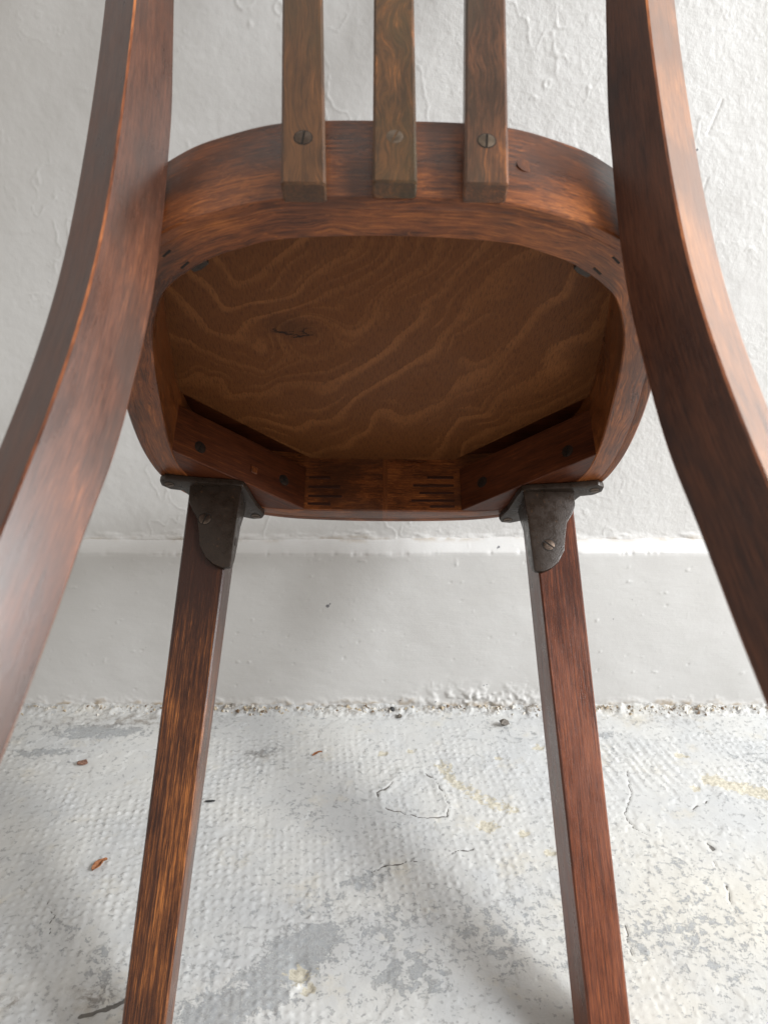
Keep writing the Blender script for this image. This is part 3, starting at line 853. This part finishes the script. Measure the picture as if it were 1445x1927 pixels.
for o, sd, dy, xo, pts in ((bl, -1, 0, 0, (15.75, -3.85, 1.25)), (br, 1, .35, -.1, (14.6, -5.9, 2.5))):
    x, z, sl = pts
    screw(o, (sd * x + xo, 30.97 + dy - z * .034, z), (0, -1, -.03), .52, sl, STEEL)
    screw(o, (sd * 19.2 + xo, 30.7 + dy, -.62), (0, 0, -1), .42, .3, STEEL)
    screw(o, (sd * 12.25 + xo, 36.7 + dy, -.62), (0, 0, -1), .42, .3, STEEL)
    screw(o, (sd * (13.0 + .1) + xo, 32.0 + dy, -5.6 if sd < 0 else -4.2), (-sd, 0, 0), .42, 1.4, BLACKST)

# ------------------------------------------------------------------ small things lying on the floor
def lump(name, loc, size, mat, label, cat, seed, rot=0.0, sub=2, sharp=0.35):
    bm = bmesh.new()
    bmesh.ops.create_icosphere(bm, subdivisions=sub, radius=1)
    r = random.Random(seed)
    planes = [(Vector((r.gauss(0, 1), r.gauss(0, 1), r.gauss(0, 1))).normalized(), r.uniform(.55, .85)) for _ in range(9)]
    for v in bm.verts:
        for n_, d in planes:
            k = v.co.dot(n_)
            if k > d: v.co -= n_ * (k - d)
        v.co += Vector((r.gauss(0, .03), r.gauss(0, .03), r.gauss(0, .03)))
        v.co = Vector((v.co.x * size[0], v.co.y * size[1], v.co.z * size[2]))
    zmin = min(v.co.z for v in bm.verts)
    for v in bm.verts: v.co.z -= zmin
    me = bpy.data.meshes.new(name); bm.to_mesh(me); bm.free()
    finish(me, [mat], None, 30)
    o = link(name, me, None)
    o.location = loc
    o.rotation_euler = (0, 0, rot)
    o['label'] = label; o['category'] = cat
    return o
def leaf(name, loc, ln, wd, mat, label, cat, seed, rot):
    r = random.Random(seed)
    V, F = [], []
    n = 9
    for s in (0, 1):
        for i in range(n):
            t = i / (n - 1)
            hw = wd * (math.sin(math.pi * min(1, t * 1.15 + .06)) ** .7 if t < .8 else .22 + r.uniform(-.1, .1)) * (1 + r.uniform(-.35, .25))
            for k in (-1, 0, 1):
                z = .0008 + abs(k) * wd * .7 + .003 * math.sin(t * 3) * (t) + s * .0004
                V.append(((t - .5) * ln, k * hw, z))
    for s in (0, 1):
        for i in range(n - 1):
            for k in (0, 1):
                a = s * n * 3 + i * 3 + k
                F.append((a, a + 3, a + 4, a + 1) if s else (a, a + 1, a + 4, a + 3))
    b = n * 3
    for i in range(n - 1):
        F.append((i * 3, i * 3 + 3, b + i * 3 + 3, b + i * 3)); F.append((i * 3 + 2, b + i * 3 + 2, b + i * 3 + 5, i * 3 + 5))
    me = bpy.data.meshes.new(name); me.from_pydata(V, [], F)
    finish(me, [mat], None, 60)
    o = link(name, me, None); o.location = loc; o.rotation_euler = (0, 0, rot)
    o['label'] = label; o['category'] = cat
    return o
def fz(x, y):
    dep = bpy.context.evaluated_depsgraph_get()
    hit = floor.ray_cast(Vector((x, y, 1)), Vector((0, 0, -1)))
    return hit[1].z - 0.0003 if hit[0] else 0
bpy.context.view_layer.update()
def F3(x, y): return (x * CM, y * CM, fz(x * CM, y * CM))
lump('seed_husk', F3(-32.8, 70.4), (.0062, .0036, .0034), M_SEED, 'small rounded brown seed husk on the flaking floor paint', 'seed', 3, .35)
leaf('leaf_fragment', F3(-25.9, 55.9), .016, .0035, M_LEAF, 'curled rust brown leaf fragment with a thin stalk on the dimpled floor', 'leaf', 5, .95)
leaf('leaf_fragment', F3(-7.4, 72.2), .012, .0018, M_LEAF, 'tiny narrow tan leaf sliver on the floor between the front legs near the plinth', 'leaf', 8, .5)
lump('stone_chip', F3(14.1, 77.6), (.0085, .0055, .0055), M_STONE, 'dark pointed stone chip on the floor beside the red front leg', 'stone', 12, .5, 1)
lump('stone_chip', F3(1.9, 79.5), (.0042, .0032, .0030), M_STONE, 'small grey brown pebble on the floor close to the plinth', 'stone', 15, .9)
lump('stone_chip', F3(1.0, 80.6), (.0038, .0034, .0035), M_CHIPB, 'small black grit stone tucked in the joint at the plinth foot', 'stone', 17, .2)
lump('paint_fleck', F3(-17.7, 64.4), (.0065, .0022, .0014), M_CHIPB, 'thin black fleck lying on the floor beside the streaked front leg', 'fleck', 21, .15, 1)

# crumbs of mortar in the joint between floor and plinth
def crumbs():
    r = random.Random(9)
    vcl = VN(77)
    V, F, S = [], [], []
    tet = [(1, 0, -.4), (-.5, .87, -.4), (-.5, -.87, -.4), (0, 0, 1), (.3, .3, .8)]
    fc = [(0, 1, 4), (1, 2, 3), (2, 0, 3), (0, 4, 3), (1, 3, 4), (0, 2, 1)]
    for i in range(3600):
        x = r.uniform(-.52, .52)
        dens = .5 + .5 * math.sin(x * 31) * math.sin(x * 13 + 1)
        dens = max(0, vcl(np.array(x * 38.0), np.array(.5)).item() * .6 + vcl(np.array(x * 130.0), np.array(7.5)).item() * .6 - .3)
        if r.random() > .06 + 1.5 * dens * dens: continue
        y = YW - .0045 - abs(r.gauss(0, .0055))
        s = min(.0034, .0007 + abs(r.gauss(0, .0011)))
        z = fz(x, y)
        a = r.uniform(0, 6.3); ca, sa = math.cos(a), math.sin(a)
        b = len(V); sh = r.random()
        for p in tet:
            q = [p[0] * r.uniform(.6, 1.4), p[1] * r.uniform(.6, 1.4), p[2] * r.uniform(.5, 1)]
            V.append((x + s * (q[0] * ca - q[1] * sa), y + s * (q[0] * sa + q[1] * ca), z + s * (q[2] + .3))); S.append(sh)
        F += [tuple(b + k for k in f) for f in fc]
    me = bpy.data.meshes.new('mortar_crumbs'); me.from_pydata(V, [], F)
    at = me.attributes.new('shade', 'FLOAT', 'POINT'); at.data.foreach_set('value', S)
    me.materials.append(M_CRUMB)
    o = link('mortar_crumbs', me, None)
    o['kind'] = 'stuff'; o['label'] = 'crumbs of mortar and grit along the foot of the plinth'; o['category'] = 'grit'
crumbs()
